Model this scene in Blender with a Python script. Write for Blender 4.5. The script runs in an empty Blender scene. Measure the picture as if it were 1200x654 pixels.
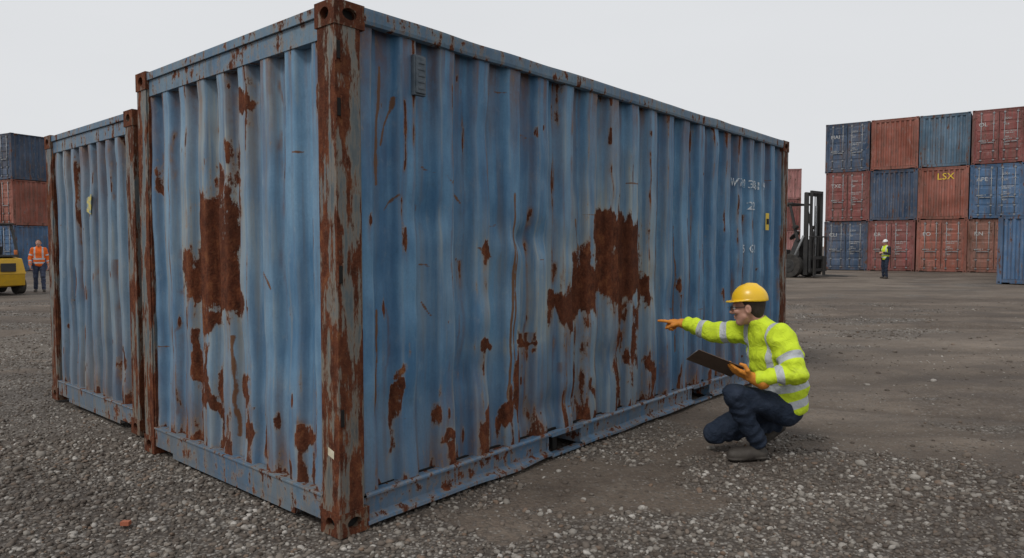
import bpy, math, numpy as np
from mathutils import Vector, Matrix
rng=np.random.default_rng(7)
scene=bpy.context.scene
COL=scene.collection
# ------------------------------------------------------------ noise
TAB=np.random.default_rng(3).random((64,64,64)).astype(np.float32)
def vnoise(x,y,z=0.0):
    x=np.asarray(x,dtype=np.float64);y=np.asarray(y,dtype=np.float64)
    z=np.broadcast_to(np.asarray(z,dtype=np.float64),x.shape)
    xi=np.floor(x).astype(int);yi=np.floor(y).astype(int);zi=np.floor(z).astype(int)
    fx=x-xi;fy=y-yi;fz=z-zi
    fx=fx*fx*(3-2*fx);fy=fy*fy*(3-2*fy);fz=fz*fz*(3-2*fz)
    a=xi&63;b=yi&63;c=zi&63;a1=(a+1)&63;b1=(b+1)&63;c1=(c+1)&63
    T=TAB
    return ((T[a,b,c]*(1-fx)+T[a1,b,c]*fx)*(1-fy)+(T[a,b1,c]*(1-fx)+T[a1,b1,c]*fx)*fy)*(1-fz)+\
           ((T[a,b,c1]*(1-fx)+T[a1,b,c1]*fx)*(1-fy)+(T[a,b1,c1]*(1-fx)+T[a1,b1,c1]*fx)*fy)*fz
def fbm(x,y,z=0.0,o=4):
    s=0;a=.5;t=0
    for i in range(o):
        s=s+a*vnoise(x*2**i+17.3*i,y*2**i+5.1*i,np.asarray(z)*2**i+3.7*i);t+=a;a*=.5
    return s/t
def sstep(a,b,x):
    t=np.clip((x-a)/(b-a),0,1);return t*t*(3-2*t)
# ------------------------------------------------------------ node helpers
class NT:
    def __init__(s,nt): s.nt=nt
    def n(s,t,ins=None,**kw):
        nd=s.nt.nodes.new(t)
        for k,v in kw.items(): setattr(nd,k,v)
        if ins:
            for k,v in ins.items():
                sock=nd.inputs[k]
                if isinstance(v,bpy.types.NodeSocket): s.nt.links.new(v,sock)
                else: sock.default_value=v
        return nd
    def math(s,op,a,b=0.0,c=None,clamp=False):
        ins={0:a,1:b}
        if c is not None: ins[2]=c
        nd=s.n('ShaderNodeMath',ins,operation=op);nd.use_clamp=clamp
        return nd.outputs[0]
    def mix(s,f,a,b,bt='MIX'):
        nd=s.n('ShaderNodeMixRGB',{0:f,1:a,2:b},blend_type=bt);return nd.outputs[0]
    def mr(s,v,a,b,c=0.,d=1.):
        nd=s.n('ShaderNodeMapRange',{0:v,1:a,2:b,3:c,4:d});nd.clamp=True;return nd.outputs[0]
    def noise(s,vec,scale,detail=4,rough=.5,dist=0.):
        nd=s.n('ShaderNodeTexNoise',{'Vector':vec,'Scale':scale,'Detail':detail,'Roughness':rough,'Distortion':dist});return nd.outputs[0]
    def mapping(s,vec,scale):
        return s.n('ShaderNodeMapping',{'Vector':vec,'Scale':scale}).outputs[0]
    def ramp(s,f,stops):
        nd=s.n('ShaderNodeValToRGB',{0:f});cr=nd.color_ramp
        while len(cr.elements)<len(stops): cr.elements.new(.5)
        for e,(p,c) in zip(cr.elements,stops): e.position=p;e.color=(*c,1)
        return nd.outputs[0]
    def attr(s,name): return s.n('ShaderNodeAttribute',attribute_name=name).outputs['Fac']
def c4(c): return (c[0],c[1],c[2],1)
def newmat(name):
    m=bpy.data.materials.new(name);m.use_nodes=True
    nt=NT(m.node_tree);b=m.node_tree.nodes['Principled BSDF'];return m,nt,b
def setin(m,b,**kw):
    for k,v in kw.items():
        sock=b.inputs[k.replace('_',' ')]
        if isinstance(v,bpy.types.NodeSocket): m.node_tree.links.new(v,sock)
        else: sock.default_value=v
def bump(nt,b,h,strength,dist):
    o=nt.n('ShaderNodeBump',{'Height':h,'Strength':strength,'Distance':dist}).outputs[0]
    nt.nt.links.new(o,b.inputs['Normal'])
def objvec(nt,rand=True):
    tc=nt.n('ShaderNodeTexCoord').outputs['Object']
    if not rand: return tc
    r=nt.n('ShaderNodeObjectInfo').outputs['Random']
    r=nt.math('MULTIPLY',r,40.0)
    return nt.n('ShaderNodeVectorMath',{0:tc,1:r},operation='ADD').outputs[0]
def paint_mat(name,base,faded,rust=0.0,attr=False,stain=.35,spec=.3,rough=.5,rustscale=13.,zs=.55):
    m,nt,b=newmat(name);v=objvec(nt)
    tc=nt.n('ShaderNodeTexCoord').outputs['Object']
    zz=nt.n('ShaderNodeSeparateXYZ',{0:tc}).outputs[2]
    big=nt.noise(v,1.7,4,.6);mid=nt.noise(nt.mapping(v,(7,7,1.1)),1.,4,.65)
    fine=nt.noise(nt.mapping(v,(1,1,zs)),rustscale,6,.7);vf=nt.noise(v,75.,3,.6)
    streak=nt.noise(nt.mapping(v,(24,24,.8)),1.,4,.6)
    col=nt.mix(nt.mr(nt.math('ADD',nt.math('MULTIPLY',big,.5),nt.math('MULTIPLY',mid,.5)),.42,.58),c4(base),c4(faded))
    col=nt.mix(nt.mr(vf,.3,.7,0,.2),col,c4([x*.5 for x in base]))
    col=nt.mix(nt.mr(streak,.53,.70,0,stain),col,(.14,.105,.075,1))
    col=nt.mix(nt.mr(fine,.58,.70,0,stain*.6),col,(.36,.38,.37,1))
    col=nt.mix(nt.mr(fine,.42,.30,0,stain*.7),col,(.055,.070,.08,1))
    splash=nt.math('MULTIPLY',nt.mr(zz,.8,.05),nt.mr(mid,.38,.6,.1,1.))
    col=nt.mix(nt.math('MULTIPLY',splash,.5),col,(.14,.105,.075,1))
    ru=nt.math('ADD',nt.math('MULTIPLY',nt.math('SUBTRACT',fine,.5),1.5),nt.math('MULTIPLY',nt.math('SUBTRACT',streak,.5),.75))
    ru=nt.math('ADD',ru,.10+rust)
    if attr:
        a=nt.attr('rust');ru=nt.math('ADD',ru,nt.math('SUBTRACT',a,.05))
        pl=nt.attr('pale')
        col=nt.mix(nt.math('MULTIPLY',pl,nt.mr(streak,.38,.6,.2,.9)),col,(.37,.37,.31,1))
        st=nt.attr('stain')
        stm=nt.math('MULTIPLY',st,nt.mr(fine,.30,.58,.35,1.15),clamp=True)
        col=nt.mix(stm,col,(.13,.055,.026,1))
        wh=nt.attr('white')
        whm=nt.mr(nt.math('ADD',wh,nt.math('MULTIPLY',nt.math('SUBTRACT',vf,.5),1.2)),.48,.60)
        sc=nt.attr('scratch')
        scm=nt.mr(nt.math('ADD',sc,nt.math('MULTIPLY',nt.math('SUBTRACT',fine,.5),1.6)),.5,.72)
        col=nt.mix(scm,col,(.13,.062,.032,1))
    halo=nt.mr(ru,.35,.5,0,.5);col=nt.mix(halo,col,(.26,.185,.12,1))
    mask=nt.mr(ru,.48,.56)
    rn=nt.noise(nt.mapping(v,(1,1,.6)),20,5,.72)
    rc=nt.ramp(rn,[(.25,(.030,.012,.008)),(.42,(.070,.023,.013)),(.56,(.125,.040,.020)),(.68,(.19,.075,.033)),(.8,(.30,.15,.07))])
    rc=nt.mix(nt.mr(vf,.5,.75,0,.5),rc,(.17,.08,.042,1))
    rc=nt.mix(nt.mr(big,.45,.62,0,.45),rc,(.055,.022,.014,1))
    col=nt.mix(mask,col,rc)
    if attr: col=nt.mix(nt.math('MULTIPLY',whm,.9),col,(.62,.66,.68,1))
    setin(m,b,Base_Color=col,Roughness=nt.mr(mask,0,1,rough,.92),Specular_IOR_Level=nt.mr(mask,0,1,spec,.12))
    h=nt.math('ADD',nt.math('MULTIPLY',mask,nt.mr(vf,.2,.8,.1,1.2)),nt.math('MULTIPLY',fine,.5))
    bump(nt,b,h,.6,.004)
    return m
def bgpaint(name,base,rust=0.):
    m,nt,b=newmat(name);v=objvec(nt)
    big=nt.noise(v,.9,4,.6);streak=nt.noise(nt.mapping(v,(7,7,.5)),1.,4,.65);fine=nt.noise(nt.mapping(v,(1,1,.5)),7,4,.7)
    col=nt.mix(nt.mr(big,.35,.65),c4([x*.8 for x in base]),c4([min(1,x*1.2+.035) for x in base]))
    col=nt.mix(nt.mr(streak,.42,.68,0,.65),col,(.12,.095,.08,1))
    col=nt.mix(nt.mr(fine,.55,.72,0,.5),col,(.30,.285,.27,1))
    ru=nt.math('ADD',nt.math('MULTIPLY',nt.math('SUBTRACT',fine,.5),1.3),nt.math('MULTIPLY',nt.math('SUBTRACT',streak,.5),.9))
    col=nt.mix(nt.mr(ru,.15-rust,.26-rust),col,(.10,.042,.025,1))
    setin(m,b,Base_Color=col,Roughness=.65,Specular_IOR_Level=.25);return m
def simple_mat(name,c1,c2=None,scale=8,rough=.6,metal=0,bmp=.0,bscale=60,bdist=.003,spec=.4,stretch=None):
    m,nt,b=newmat(name);v=objvec(nt)
    if stretch: v=nt.mapping(v,stretch)
    c2=c2 or [x*.7 for x in c1]
    col=nt.mix(nt.mr(nt.noise(v,scale,4,.6),.3,.7),c4(c1),c4(c2))
    setin(m,b,Base_Color=col,Roughness=rough,Metallic=metal,Specular_IOR_Level=spec)
    if bmp: bump(nt,b,nt.noise(v,bscale,3,.6),bmp,bdist)
    return m
# ------------------------------------------------------------ mesh helpers
def np_mesh(name,V,Q,mats,attrs=None,smooth=True,matidx=None):
    V=np.asarray(V,dtype=np.float32);Q=np.asarray(Q,dtype=np.int32)
    me=bpy.data.meshes.new(name);n=Q.shape[1]
    me.vertices.add(len(V));me.vertices.foreach_set('co',V.ravel())
    me.loops.add(Q.size);me.loops.foreach_set('vertex_index',Q.ravel())
    me.polygons.add(len(Q));me.polygons.foreach_set('loop_start',np.arange(0,Q.size,n,dtype=np.int32))
    me.polygons.foreach_set('use_smooth',np.full(len(Q),smooth,dtype=bool))
    if matidx is not None: me.polygons.foreach_set('material_index',np.asarray(matidx,dtype=np.int32))
    for k,a in (attrs or {}).items():
        at=me.attributes.new(k,'FLOAT','POINT');at.data.foreach_set('value',np.asarray(a,dtype=np.float32).ravel())
    for mm in mats: me.materials.append(mm)
    me.update(calc_edges=True)
    return me
def add_obj(name,me,parent=None,mat=None):
    o=bpy.data.objects.new(name,me);COL.objects.link(o)
    if parent: o.parent=parent
    if mat is not None: o.matrix_local=mat
    return o
def add_empty(name,mat=None):
    e=bpy.data.objects.new(name,None);COL.objects.link(e);e.empty_display_size=.3
    if mat is not None: e.matrix_world=mat
    return e
def frame(x,y,z,ang):
    return Matrix.Translation((x,y,z))@Matrix.Rotation(ang,4,'Z')
class MB:
    def __init__(s): s.v=[];s.f=[];s.m=[];s.sm=[]
    def face(s,pts,m=0,sm=False):
        i=len(s.v);s.v+= [tuple(p) for p in pts];s.f.append(tuple(range(i,i+len(pts))));s.m.append(m);s.sm.append(sm)
    def box(s,x0,x1,y0,y1,z0,z1,m=0):
        x0,x1=sorted((x0,x1));y0,y1=sorted((y0,y1));z0,z1=sorted((z0,z1))
        i=len(s.v);s.v+=[(x0,y0,z0),(x1,y0,z0),(x1,y1,z0),(x0,y1,z0),(x0,y0,z1),(x1,y0,z1),(x1,y1,z1),(x0,y1,z1)]
        for f in ((0,3,2,1),(4,5,6,7),(0,1,5,4),(1,2,6,5),(2,3,7,6),(3,0,4,7)):
            s.f.append(tuple(i+k for k in f));s.m.append(m);s.sm.append(False)
    def hull(s,bot,top,m=0):
        n=len(bot);i=len(s.v);s.v+=[tuple(p) for p in bot]+[tuple(p) for p in top]
        s.f.append(tuple(i+k for k in reversed(range(n))));s.m.append(m);s.sm.append(False)
        s.f.append(tuple(i+n+k for k in range(n)));s.m.append(m);s.sm.append(False)
        for k in range(n):
            s.f.append((i+k,i+(k+1)%n,i+n+(k+1)%n,i+n+k));s.m.append(m);s.sm.append(False)
    def cyl(s,a,b,r,n=16,m=0,r2=None):
        a=Vector(a);b=Vector(b);d=(b-a).normalized();u=d.orthogonal().normalized();w=d.cross(u);r2=r if r2 is None else r2
        A=[a+(u*math.cos(t)+w*math.sin(t))*r for t in [2*math.pi*k/n for k in range(n)]]
        B=[b+(u*math.cos(t)+w*math.sin(t))*r2 for t in [2*math.pi*k/n for k in range(n)]]
        j=len(s.f);s.hull(A,B,m)
        for k in range(j+2,len(s.f)): s.sm[k]=True
    def mesh(s,name,mats):
        me=bpy.data.meshes.new(name);me.from_pydata(s.v,[],s.f)
        for mm in mats: me.materials.append(mm)
        me.polygons.foreach_set('material_index',np.array(s.m,dtype=np.int32))
        me.polygons.foreach_set('use_smooth',np.array(s.sm,dtype=bool));me.update();return me
def bevel(o,w=.004,seg=2):
    md=o.modifiers.new('bevel','BEVEL');md.width=w;md.segments=seg;md.limit_method='ANGLE';md.angle_limit=math.radians(50)
def text_np(body,size,extr=0.0):
    cu=bpy.data.curves.new('t','FONT');cu.body=body;cu.size=size;cu.resolution_u=3
    o=bpy.data.objects.new('t',cu);COL.objects.link(o);bpy.context.view_layer.update()
    me=bpy.data.meshes.new_from_object(o.evaluated_get(bpy.context.evaluated_depsgraph_get()))
    bpy.data.objects.remove(o);bpy.data.curves.remove(cu)
    V=[tuple(v.co) for v in me.vertices];F=[tuple(p.vertices) for p in me.polygons]
    bpy.data.meshes.remove(me)
    return V,F
# ------------------------------------------------------------ materials
M_blue=paint_mat('weathered_blue_paint',(.052,.148,.272),(.120,.258,.405),rust=-.04,attr=True,stain=.30)
M_blueend=paint_mat('weathered_blue_paint_end',(.065,.155,.265),(.150,.275,.400),rust=-.02,attr=True,stain=.38)
M_blueB=paint_mat('weathered_blue_grey_paint',(.085,.155,.235),(.17,.25,.325),rust=-.04,attr=True,stain=.45)
M_frame=paint_mat('rusty_blue_frame',(.075,.14,.22),(.13,.20,.26),rust=.28,stain=.75,zs=.8)
M_post=paint_mat('rusted_post',(.075,.105,.125),(.13,.145,.14),rust=.45,stain=1.,zs=.22)
M_cast=paint_mat('rusted_corner_casting',(.07,.05,.045),(.10,.07,.055),rust=.52,stain=.5)
M_rail=paint_mat('blue_rail',(.062,.145,.25),(.115,.205,.31),rust=.30,stain=.7,zs=1.)
M_dark=simple_mat('dark_cavity',(.012,.011,.01),rough=.9)
M_steel=simple_mat('galvanised_steel',(.32,.33,.34),(.2,.2,.2),20,.45,.6)
def worn_mat(name,c,c2):
    m,nt,b=newmat(name);v=objvec(nt);n=nt.noise(v,26,4,.7)
    col=nt.mix(nt.mr(n,.50,.56),c4(c),c4(c2));setin(m,b,Base_Color=col,Roughness=.7);return m
M_wht=worn_mat('worn_white_lettering',(.58,.62,.64),(.13,.25,.37))
M_whd=simple_mat('white_marking',(.55,.55,.53),(.36,.36,.36),10,.7)
M_ylw=simple_mat('yellow_marking',(.75,.52,.03),(.6,.42,.05),10,.6)
M_stk=simple_mat('paper_sticker',(.6,.57,.45),(.45,.4,.28),20,.7)
M_vent=simple_mat('vent_cover',(.05,.07,.09),(.10,.12,.14),30,.6)
# ------------------------------------------------------------ container pieces
def prof(u,pitch,depth):
    p=(u/pitch)%1.0
    return depth*(sstep(.28,.42,p)*(1-sstep(.80,.94,p)))
def ring_face(mb,o,u,v,w,h,inw,rx,ry,m,md):
    o=Vector(o);u=Vector(u);v=Vector(v);inw=Vector(inw);c=o+u*(w/2)+v*(h/2)
    ca=math.atan2(h,w);ang=sorted(set([2*math.pi*k/28 for k in range(28)]+[ca,math.pi-ca,math.pi+ca,2*math.pi-ca]))
    R=[];E=[];D=[]
    for t in ang:
        cc,ss=math.cos(t),math.sin(t);k=1/max(abs(cc)/(w/2),abs(ss)/(h/2))
        R.append(c+u*cc*k+v*ss*k);e=c+u*(cc*rx)+v*(ss*ry);E.append(e);D.append(e+inw*.035)
    n=len(ang)
    for k in range(n):
        j=(k+1)%n;mb.face([R[k],R[j],E[j],E[k]],m);mb.face([E[k],E[j],D[j],D[k]],m)
    mb.face(D,md)
def casting(mb,L,W,H,sx,sy,sz,m,md):
    lx,ly,lz=.178,.162,.118
    ox=0 if sx==0 else L;oy=0 if sy==0 else W;oz=0 if sz==0 else H
    dx=1 if sx==0 else -1;dy=1 if sy==0 else -1;dz=1 if sz==0 else -1
    X=Vector((dx,0,0));Y=Vector((0,dy,0));Z=Vector((0,0,dz));O=Vector((ox,oy,oz))
    ring_face(mb,O,Y,Z,ly,lz,X,.036,.030,m,md)
    ring_face(mb,O,X,Z,lx,lz,Y,.042,.028,m,md)
    ring_face(mb,O,X,Y,lx,ly,Z,.055,.032,m,md)
    a=O+X*lx;mb.face([a,a+Y*ly,a+Y*ly+Z*lz,a+Z*lz],m)
    a=O+Y*ly;mb.face([a,a+X*lx,a+X*lx+Z*lz,a+Z*lz],m)
    a=O+Z*lz;mb.face([a,a+X*lx,a+X*lx+Y*ly,a+Y*ly],m)
def corr_strip(mb,L,axis,off,sgn,u0,u1,z0,z1,pitch,depth,m):
    us=[u0]
    k=0;bp=[.26,.46,.76,.96]
    while True:
        done=False
        for b in bp:
            u=u0+(k+b)*pitch
            if u>=u1: done=True;break
            us.append(u)
        if done: break
        k+=1
    us.append(u1)
    def d(u):
        p=((u-u0)/pitch)%1.0
        return depth*(1.0 if .45<p<.77 else 0.0)
    P=[]
    for u in us:
        q=off+sgn*d(u);P.append((u,q) if axis=='x' else (q,u))
    for a,b in zip(P[:-1],P[1:]):
        mb.face([(a[0],a[1],z0),(b[0],b[1],z0),(b[0],b[1],z1),(a[0],a[1],z1)],m)
def door_end(mb,L,W,H,x,sg,m,mf,ms,md):
    y0,y1=.16,W-.16;z0,z1=.19,H-.16
    X=lambda a:x+sg*a
    mb.box(X(.035),X(.06),y0,y1,z0,z1,m)
    mid=W/2
    nz=int((z1-z0)/.44)
    for (a,b) in ((y0+.03,mid-.02),(mid+.02,y1-.03)):
        for k in range(nz):
            za=z0+.06+k*(z1-z0-.06)/nz;zb=za+(z1-z0-.06)/nz-.10
            mb.hull([(X(.035),a+.05,za),(X(.035),b-.05,za),(X(.035),b-.05,zb),(X(.035),a+.05,zb)],
                    [(X(.015),a+.08,za+.04),(X(.015),b-.08,za+.04),(X(.015),b-.08,zb-.04),(X(.015),a+.08,zb-.04)],m)
        for t in (.22,.78):
            y=a+(b-a)*t
            mb.cyl((X(-.012),y,z0-.06),(X(-.012),y,z1+.04),.017,8,ms)
            for z in (z0+.02,z0+.5,z0+1.05,z1-.6,z1-.05): mb.box(X(-.03),X(.02),y-.05,y+.05,z-.03,z+.03,ms)
            mb.box(X(-.045),X(-.02),y,y+(b-a)*.30*(1 if t<.5 else -1),z0+.92,z0+.96,ms)
    mb.box(X(.008),X(.035),mid-.012,mid+.012,z0,z1,md)
    for y in (y0,y1):
        for z in (z0+.25,z0+.9,z1-.8,z1-.2): mb.box(X(-.004),X(.03),y-.03,y+.03,z-.06,z+.06,mf)
def container_frame(mb,L,W,H,mp,mf,mc,md,header=.165,pocket=True):
    for sx in (0,1):
        for sy in (0,1):
            fx=(lambda a:a) if sx==0 else (lambda a:L-a)
            fy=(lambda a:a) if sy==0 else (lambda a:W-a)
            for sz in (0,1): casting(mb,L,W,H,sx,sy,sz,mc,md)
            mb.box(fx(.006),fx(.150),fy(.006),fy(.045),.112,H-.112,mp)
            mb.box(fx(.006),fx(.045),fy(.045),fy(.150),.112,H-.112,mp)
            mb.box(fx(.150),fx(.162),fy(.016),fy(.060),.17,H-.1,mp)
            mb.box(fx(.016),fx(.060),fy(.150),fy(.162),.17,H-.1,mp)
    for sy in (0,1):
        fy=(lambda a:a) if sy==0 else (lambda a:W-a)
        mb.box(.172,L-.172,fy(.008),fy(.07),H-.075,H-.012,mf)
    for sx in (0,1):
        fx=(lambda a:a) if sx==0 else (lambda a:L-a)
        mb.box(fx(.010),fx(.09),.157,W-.157,H-.06,H-.010,mf)
        mb.box(fx(.024),fx(.08),.157,W-.157,H-header,H-.06,mf)
        mb.box(fx(.012),fx(.07),.155,W-.155,.055,.175,mf)
        mb.box(fx(.004),fx(.07),.155,W-.155,.175,.187,mf)
        mb.box(fx(.014),fx(.06),.42,W-.42,.02,.055,mf)
def roof_floor(mb,L,W,H,m,md):
    mb.box(.07,L-.07,.07,W-.07,H-.05,H-.035,m)
    k=.3
    while k<L-.3: mb.box(k,k+.1,.12,W-.12,H-.035,H-.018,m);k+=.25
    mb.box(.08,L-.08,.08,W-.08,.15,.18,md)
    k=.3
    while k<L-.3: mb.box(k,k+.05,.08,W-.08,.03,.15,md);k+=.5
def simple_container(L,W,H,mats,e0='corr',e1='corr'):
    mb=MB();container_frame(mb,L,W,H,1,1,1,2)
    corr_strip(mb,L,'x',.03,1,.16,L-.16,.16,H-.07,.278,.05,0)
    corr_strip(mb,L,'x',W-.03,-1,.16,L-.16,.16,H-.07,.278,.05,0)
    for sy in (0,1):
        fy=(lambda a:a) if sy==0 else (lambda a:W-a)
        mb.box(.172,L-.172,fy(.012),fy(.06),.02,.17,1)
    for e,x,s in ((e0,0,1),(e1,L,-1)):
        if e=='corr': corr_strip(mb,L,'y',x+s*.03,s,.16,W-.16,.18,H-.16,.25,.06,0)
        else: door_end(mb,L,W,H,x,s,0,1,3,2)
    roof_floor(mb,L,W,H,0,2)
    return mb.mesh('container_body',mats)
# ------------------------------------------------------------ detailed walls
def rust_fields(U,Z,spots,seed,nrand,lines=(),pitch=.28):
    r=np.random.default_rng(seed)
    z0,z1=Z.min(),Z.max();u0_,u1_=U.min(),U.max()
    du=(fbm(U*5+seed,Z*4,seed*.7,5)-.5)*.28;dz=(fbm(U*5+9+seed,Z*4+4,seed*.3,5)-.5)*.42
    U2=U+du;Z2=Z+dz
    R=np.zeros_like(U);S=np.zeros_like(U);Pl=np.zeros_like(U);Sc=np.zeros_like(U)
    st=fbm(U*28+3,Z*.8+seed,1.7,3);st=sstep(.42,.64,st)
    def spot(u,z,ru,rz,amp,drip,small=False):
        nonlocal R,S,Pl
        a=(U if small else U2)-u;b=(Z if small else Z2)-z
        if small: a=a+du*.10;b=b+dz*.2
        d=(a/ru)**2+(b/rz)**2
        R=np.maximum(R,amp*1.05*np.exp(-.62*d**1.05))
        if not small: Pl=np.maximum(Pl,.85*np.exp(-.20*d)*sstep(.02,.10,np.full(1,ru)))
        below=np.clip(z-Z,0,None)
        w=np.exp(-((U2*.4+U*.6-u)/(ru*1.15))**2*1.1)
        S=np.maximum(S,w*(.25+.75*st)*np.exp(-below/(drip))*sstep(z+rz*.6,z,Z)*min(1,.45+amp*.5))
        if not small:
            R=np.maximum(R,.68*w*st*np.exp(-below/(drip*.9))*(Z<z))
            Pl=np.maximum(Pl,.65*w*np.exp(-below/(drip*1.6))*(Z<z))
    for s in spots: spot(*s)
    for k in range(nrand):
        u=r.uniform(u0_,u1_);z=r.uniform(z0,z1)
        if r.random()<.5: z=z0+r.random()**1.6*1.0
        ru=.004+.012*r.random()**2;rz=ru*r.uniform(1.5,8)
        spot(u,z,ru,rz,r.uniform(.45,.85),r.uniform(.1,.6),True)
    nrun=int((u1_-u0_)*13)
    for k in range(nrun):
        e=r.choice([.26,.44,.78,.96]);kk=r.integers(0,int((u1_-u0_)/pitch)+1)
        u=u0_+(kk+e)*pitch+r.normal()*.014
        top=z1 if r.random()<.4 else r.uniform(z0+.3,z1);ln=r.uniform(.25,1.9);wd=.005+.015*r.random()**1.7
        wob=(vnoise(Z*5+k*3.1,U*2)-.5)*.03
        band=np.exp(-((U+wob-u)/wd)**2)*sstep(top-ln,top-ln+.4,Z)*(Z<top)
        gap=sstep(.35,.6,vnoise(Z*8+k,U*0+k*1.7))
        S=np.maximum(S,band*r.uniform(.45,1.)*(.4+.6*gap));R=np.maximum(R,band*r.uniform(.25,.72)*gap)
    for (u0,z0l,u1,z1l,w,a) in lines:
        L2=(u1-u0)**2+(z1l-z0l)**2
        t=np.clip(((U-u0)*(u1-u0)+(Z-z0l)*(z1l-z0l))/L2,0,1)
        wob=(vnoise(Z*9+u0*5,U*4)-.5)*.02
        d=np.sqrt((U+wob-u0-t*(u1-u0))**2+(Z-z0l-t*(z1l-z0l))**2)
        Sc=np.maximum(Sc,a*np.exp(-(d/w)**2))
    for k in range(int((u1_-u0_)*5)):
        u0=r.uniform(u0_,u1_);z0l=r.uniform(z0,z1);ang=r.choice([0,0,0,1.57])+r.normal()*.08;l=r.uniform(.03,.14)
        u1=u0+math.cos(ang)*l;z1l=z0l+math.sin(ang)*l;L2=l*l
        t=np.clip(((U-u0)*(u1-u0)+(Z-z0l)*(z1l-z0l))/L2,0,1)
        d=np.sqrt((U-u0-t*(u1-u0))**2+(Z+du*.15-z0l-t*(z1l-z0l))**2);Sc=np.maximum(Sc,.9*np.exp(-(d/.008)**2))
        S=np.maximum(S,.6*np.exp(-((U-(u0+u1)/2)/(abs(u1-u0)*.5+.01))**2)*np.exp(-np.clip(z0l-Z,0,None)/.12)*(Z<z0l)*st)
    zb=Z-z0;zt=z1-Z
    R=R+.36*np.exp(-zb/.07)+.22*np.exp(-zt/.035)+.28*np.exp(-zb/.45)*st+.2*np.exp(-zt/.35)*st
    S=np.maximum(S,.8*np.exp(-zb/.35)*(.2+.8*st)+.75*np.exp(-zt/.40)*st)
    return R,np.clip(S,0,1),np.clip(Pl,0,1),Sc
def detailed_wall(name,parent,mat,axis,off,u0,u1,z0,z1,pitch,depth,spots,seed,nrand,lines=(),dents=(),white=None,du=.009,dz=.013,wave=.042):
    nu=int((u1-u0)/du)+1;nz=int((z1-z0)/dz)+1
    us=np.linspace(u0,u1,nu);zs=np.linspace(z0,z1,nz);U,Z=np.meshgrid(us,zs,indexing='ij')
    wob=(vnoise(Z*1.5+seed,U*1.1)-.5)*.035+(vnoise(Z*.6+seed,U*.7)-.5)*.04
    D=prof(U-u0+wob*.6,pitch,depth)*(.80+.4*vnoise(U*.9+seed,Z*.8))
    env=sstep(0,.15,Z-z0)*sstep(0,.15,z1-Z)
    D+= (fbm(U*1.9+seed,Z*1.7,2.2,3)-.5)*wave*env
    D+= (vnoise(U*4+seed,Z*7)-.5)*.012*sstep(.5,.7,vnoise(U*.8+seed,Z*1.1,4.))*env
    for (u,z,ru,rz,a) in dents: D+=a*np.exp(-((U-u)/ru)**2-((Z-z)/rz)**2)
    R,S,Pl,Sc=rust_fields(U,Z,spots,seed,nrand,lines,pitch)
    p=((U-u0)/pitch)%1.0
    edge=np.exp(-((p-.28)/.03)**2)+np.exp(-((p-.94)/.03)**2)
    R+=edge*(.05+.26*sstep(.48,.70,fbm(U*2+5,Z*2.5,4.4,3)))
    Pl=np.clip(Pl+.35*edge*sstep(.4,.7,vnoise(U*3,Z*4,8.))+.22*sstep(.55,.8,fbm(U*1.3+seed,Z*.9,6.,3)),0,1)
    Wm=np.zeros_like(U) if white is None else white(U,Z)
    if axis=='x': V=np.stack([U,off+D,Z],-1)
    else: V=np.stack([off+D,U,Z],-1)
    V=V.reshape(-1,3);I=np.arange(nu*nz).reshape(nu,nz)
    a,b,c,d=I[:-1,:-1],I[1:,:-1],I[1:,1:],I[:-1,1:]
    Q=np.stack([a,b,c,d],-1).reshape(-1,4)
    if axis!='x': Q=Q[:,::-1]
    me=np_mesh(name,V,Q,[mat],{'rust':R.ravel(),'stain':S.ravel(),'pale':Pl.ravel(),'white':Wm.ravel(),'scratch':Sc.ravel()})
    return add_obj(name,me,parent)
def bent_strip(name,parent,mat,P,y0,segs,seed,amp,zamp,zfun=None):
    V=[];Q=[];m=len(P)
    for (a,b) in segs:
        n=max(2,int((b-a)/.03));xs=np.linspace(a,b,n);base=len(V)
        for i,x in enumerate(xs):
            for j,(py,pz,fl) in enumerate(P):
                w=(vnoise(np.array(x*2.3+seed),np.array(pz*6))-.5)*amp*fl
                w2=(vnoise(np.array(x*3.1+seed+9),np.array(3.3))-.5)*zamp*fl
                V.append((x,y0+py+w,max(pz+w2,.008)))
        for i in range(n-1):
            for j in range(m-1):
                k=base+i*m+j;Q.append((k,k+1,k+m+1,k+m))
    me=np_mesh(name,V,Q,[mat],None,False);return add_obj(name,me,parent)
RAILP=[(.06,.178,.2),(.012,.178,.25),(.004,.168,.25),(.004,.158,.25),(.03,.152,.25),(.034,.06,.5),(.012,.045,1),(-.012,.038,1.2),(-.014,.022,1.2),(.05,.018,.5)]
TH=math.atan2(.757,.653)
LA,WA,HA=6.06,2.30,2.60
A=add_empty('shipping_container',frame(-.837,3.34,0,TH))
mb=MB();container_frame(mb,LA,WA,HA,0,1,2,3)
for z in (.55,1.25,2.05,2.32):
    mb.box(.012,.034,.0,.004,z,z+.085,3);mb.box(.006,.012,-.002,.006,z-.012,z+.097,0);mb.box(.034,.040,-.002,.006,z-.012,z+.097,0)
o=add_obj('frame_and_corner_castings',mb.mesh('frame',[M_post,M_frame,M_cast,M_dark]),A);bevel(o,.004)
bent_strip('top_side_rail',A,M_frame,[(.03,HA-.004,.4),(.0,HA-.006,1),(-.001,HA-.02,1),(.001,HA-.066,1),(.006,HA-.082,1),(.03,HA-.086,.4)],0,[(.174,LA-.174)],17,.010,.012)
mb=MB();roof_floor(mb,LA,WA,HA,0,1)
corr_strip(mb,LA,'x',WA-.03,-1,.16,LA-.16,.16,HA-.07,.278,.036,0)
door_end(mb,LA,WA,HA,LA,-1,0,0,2,1)
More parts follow.
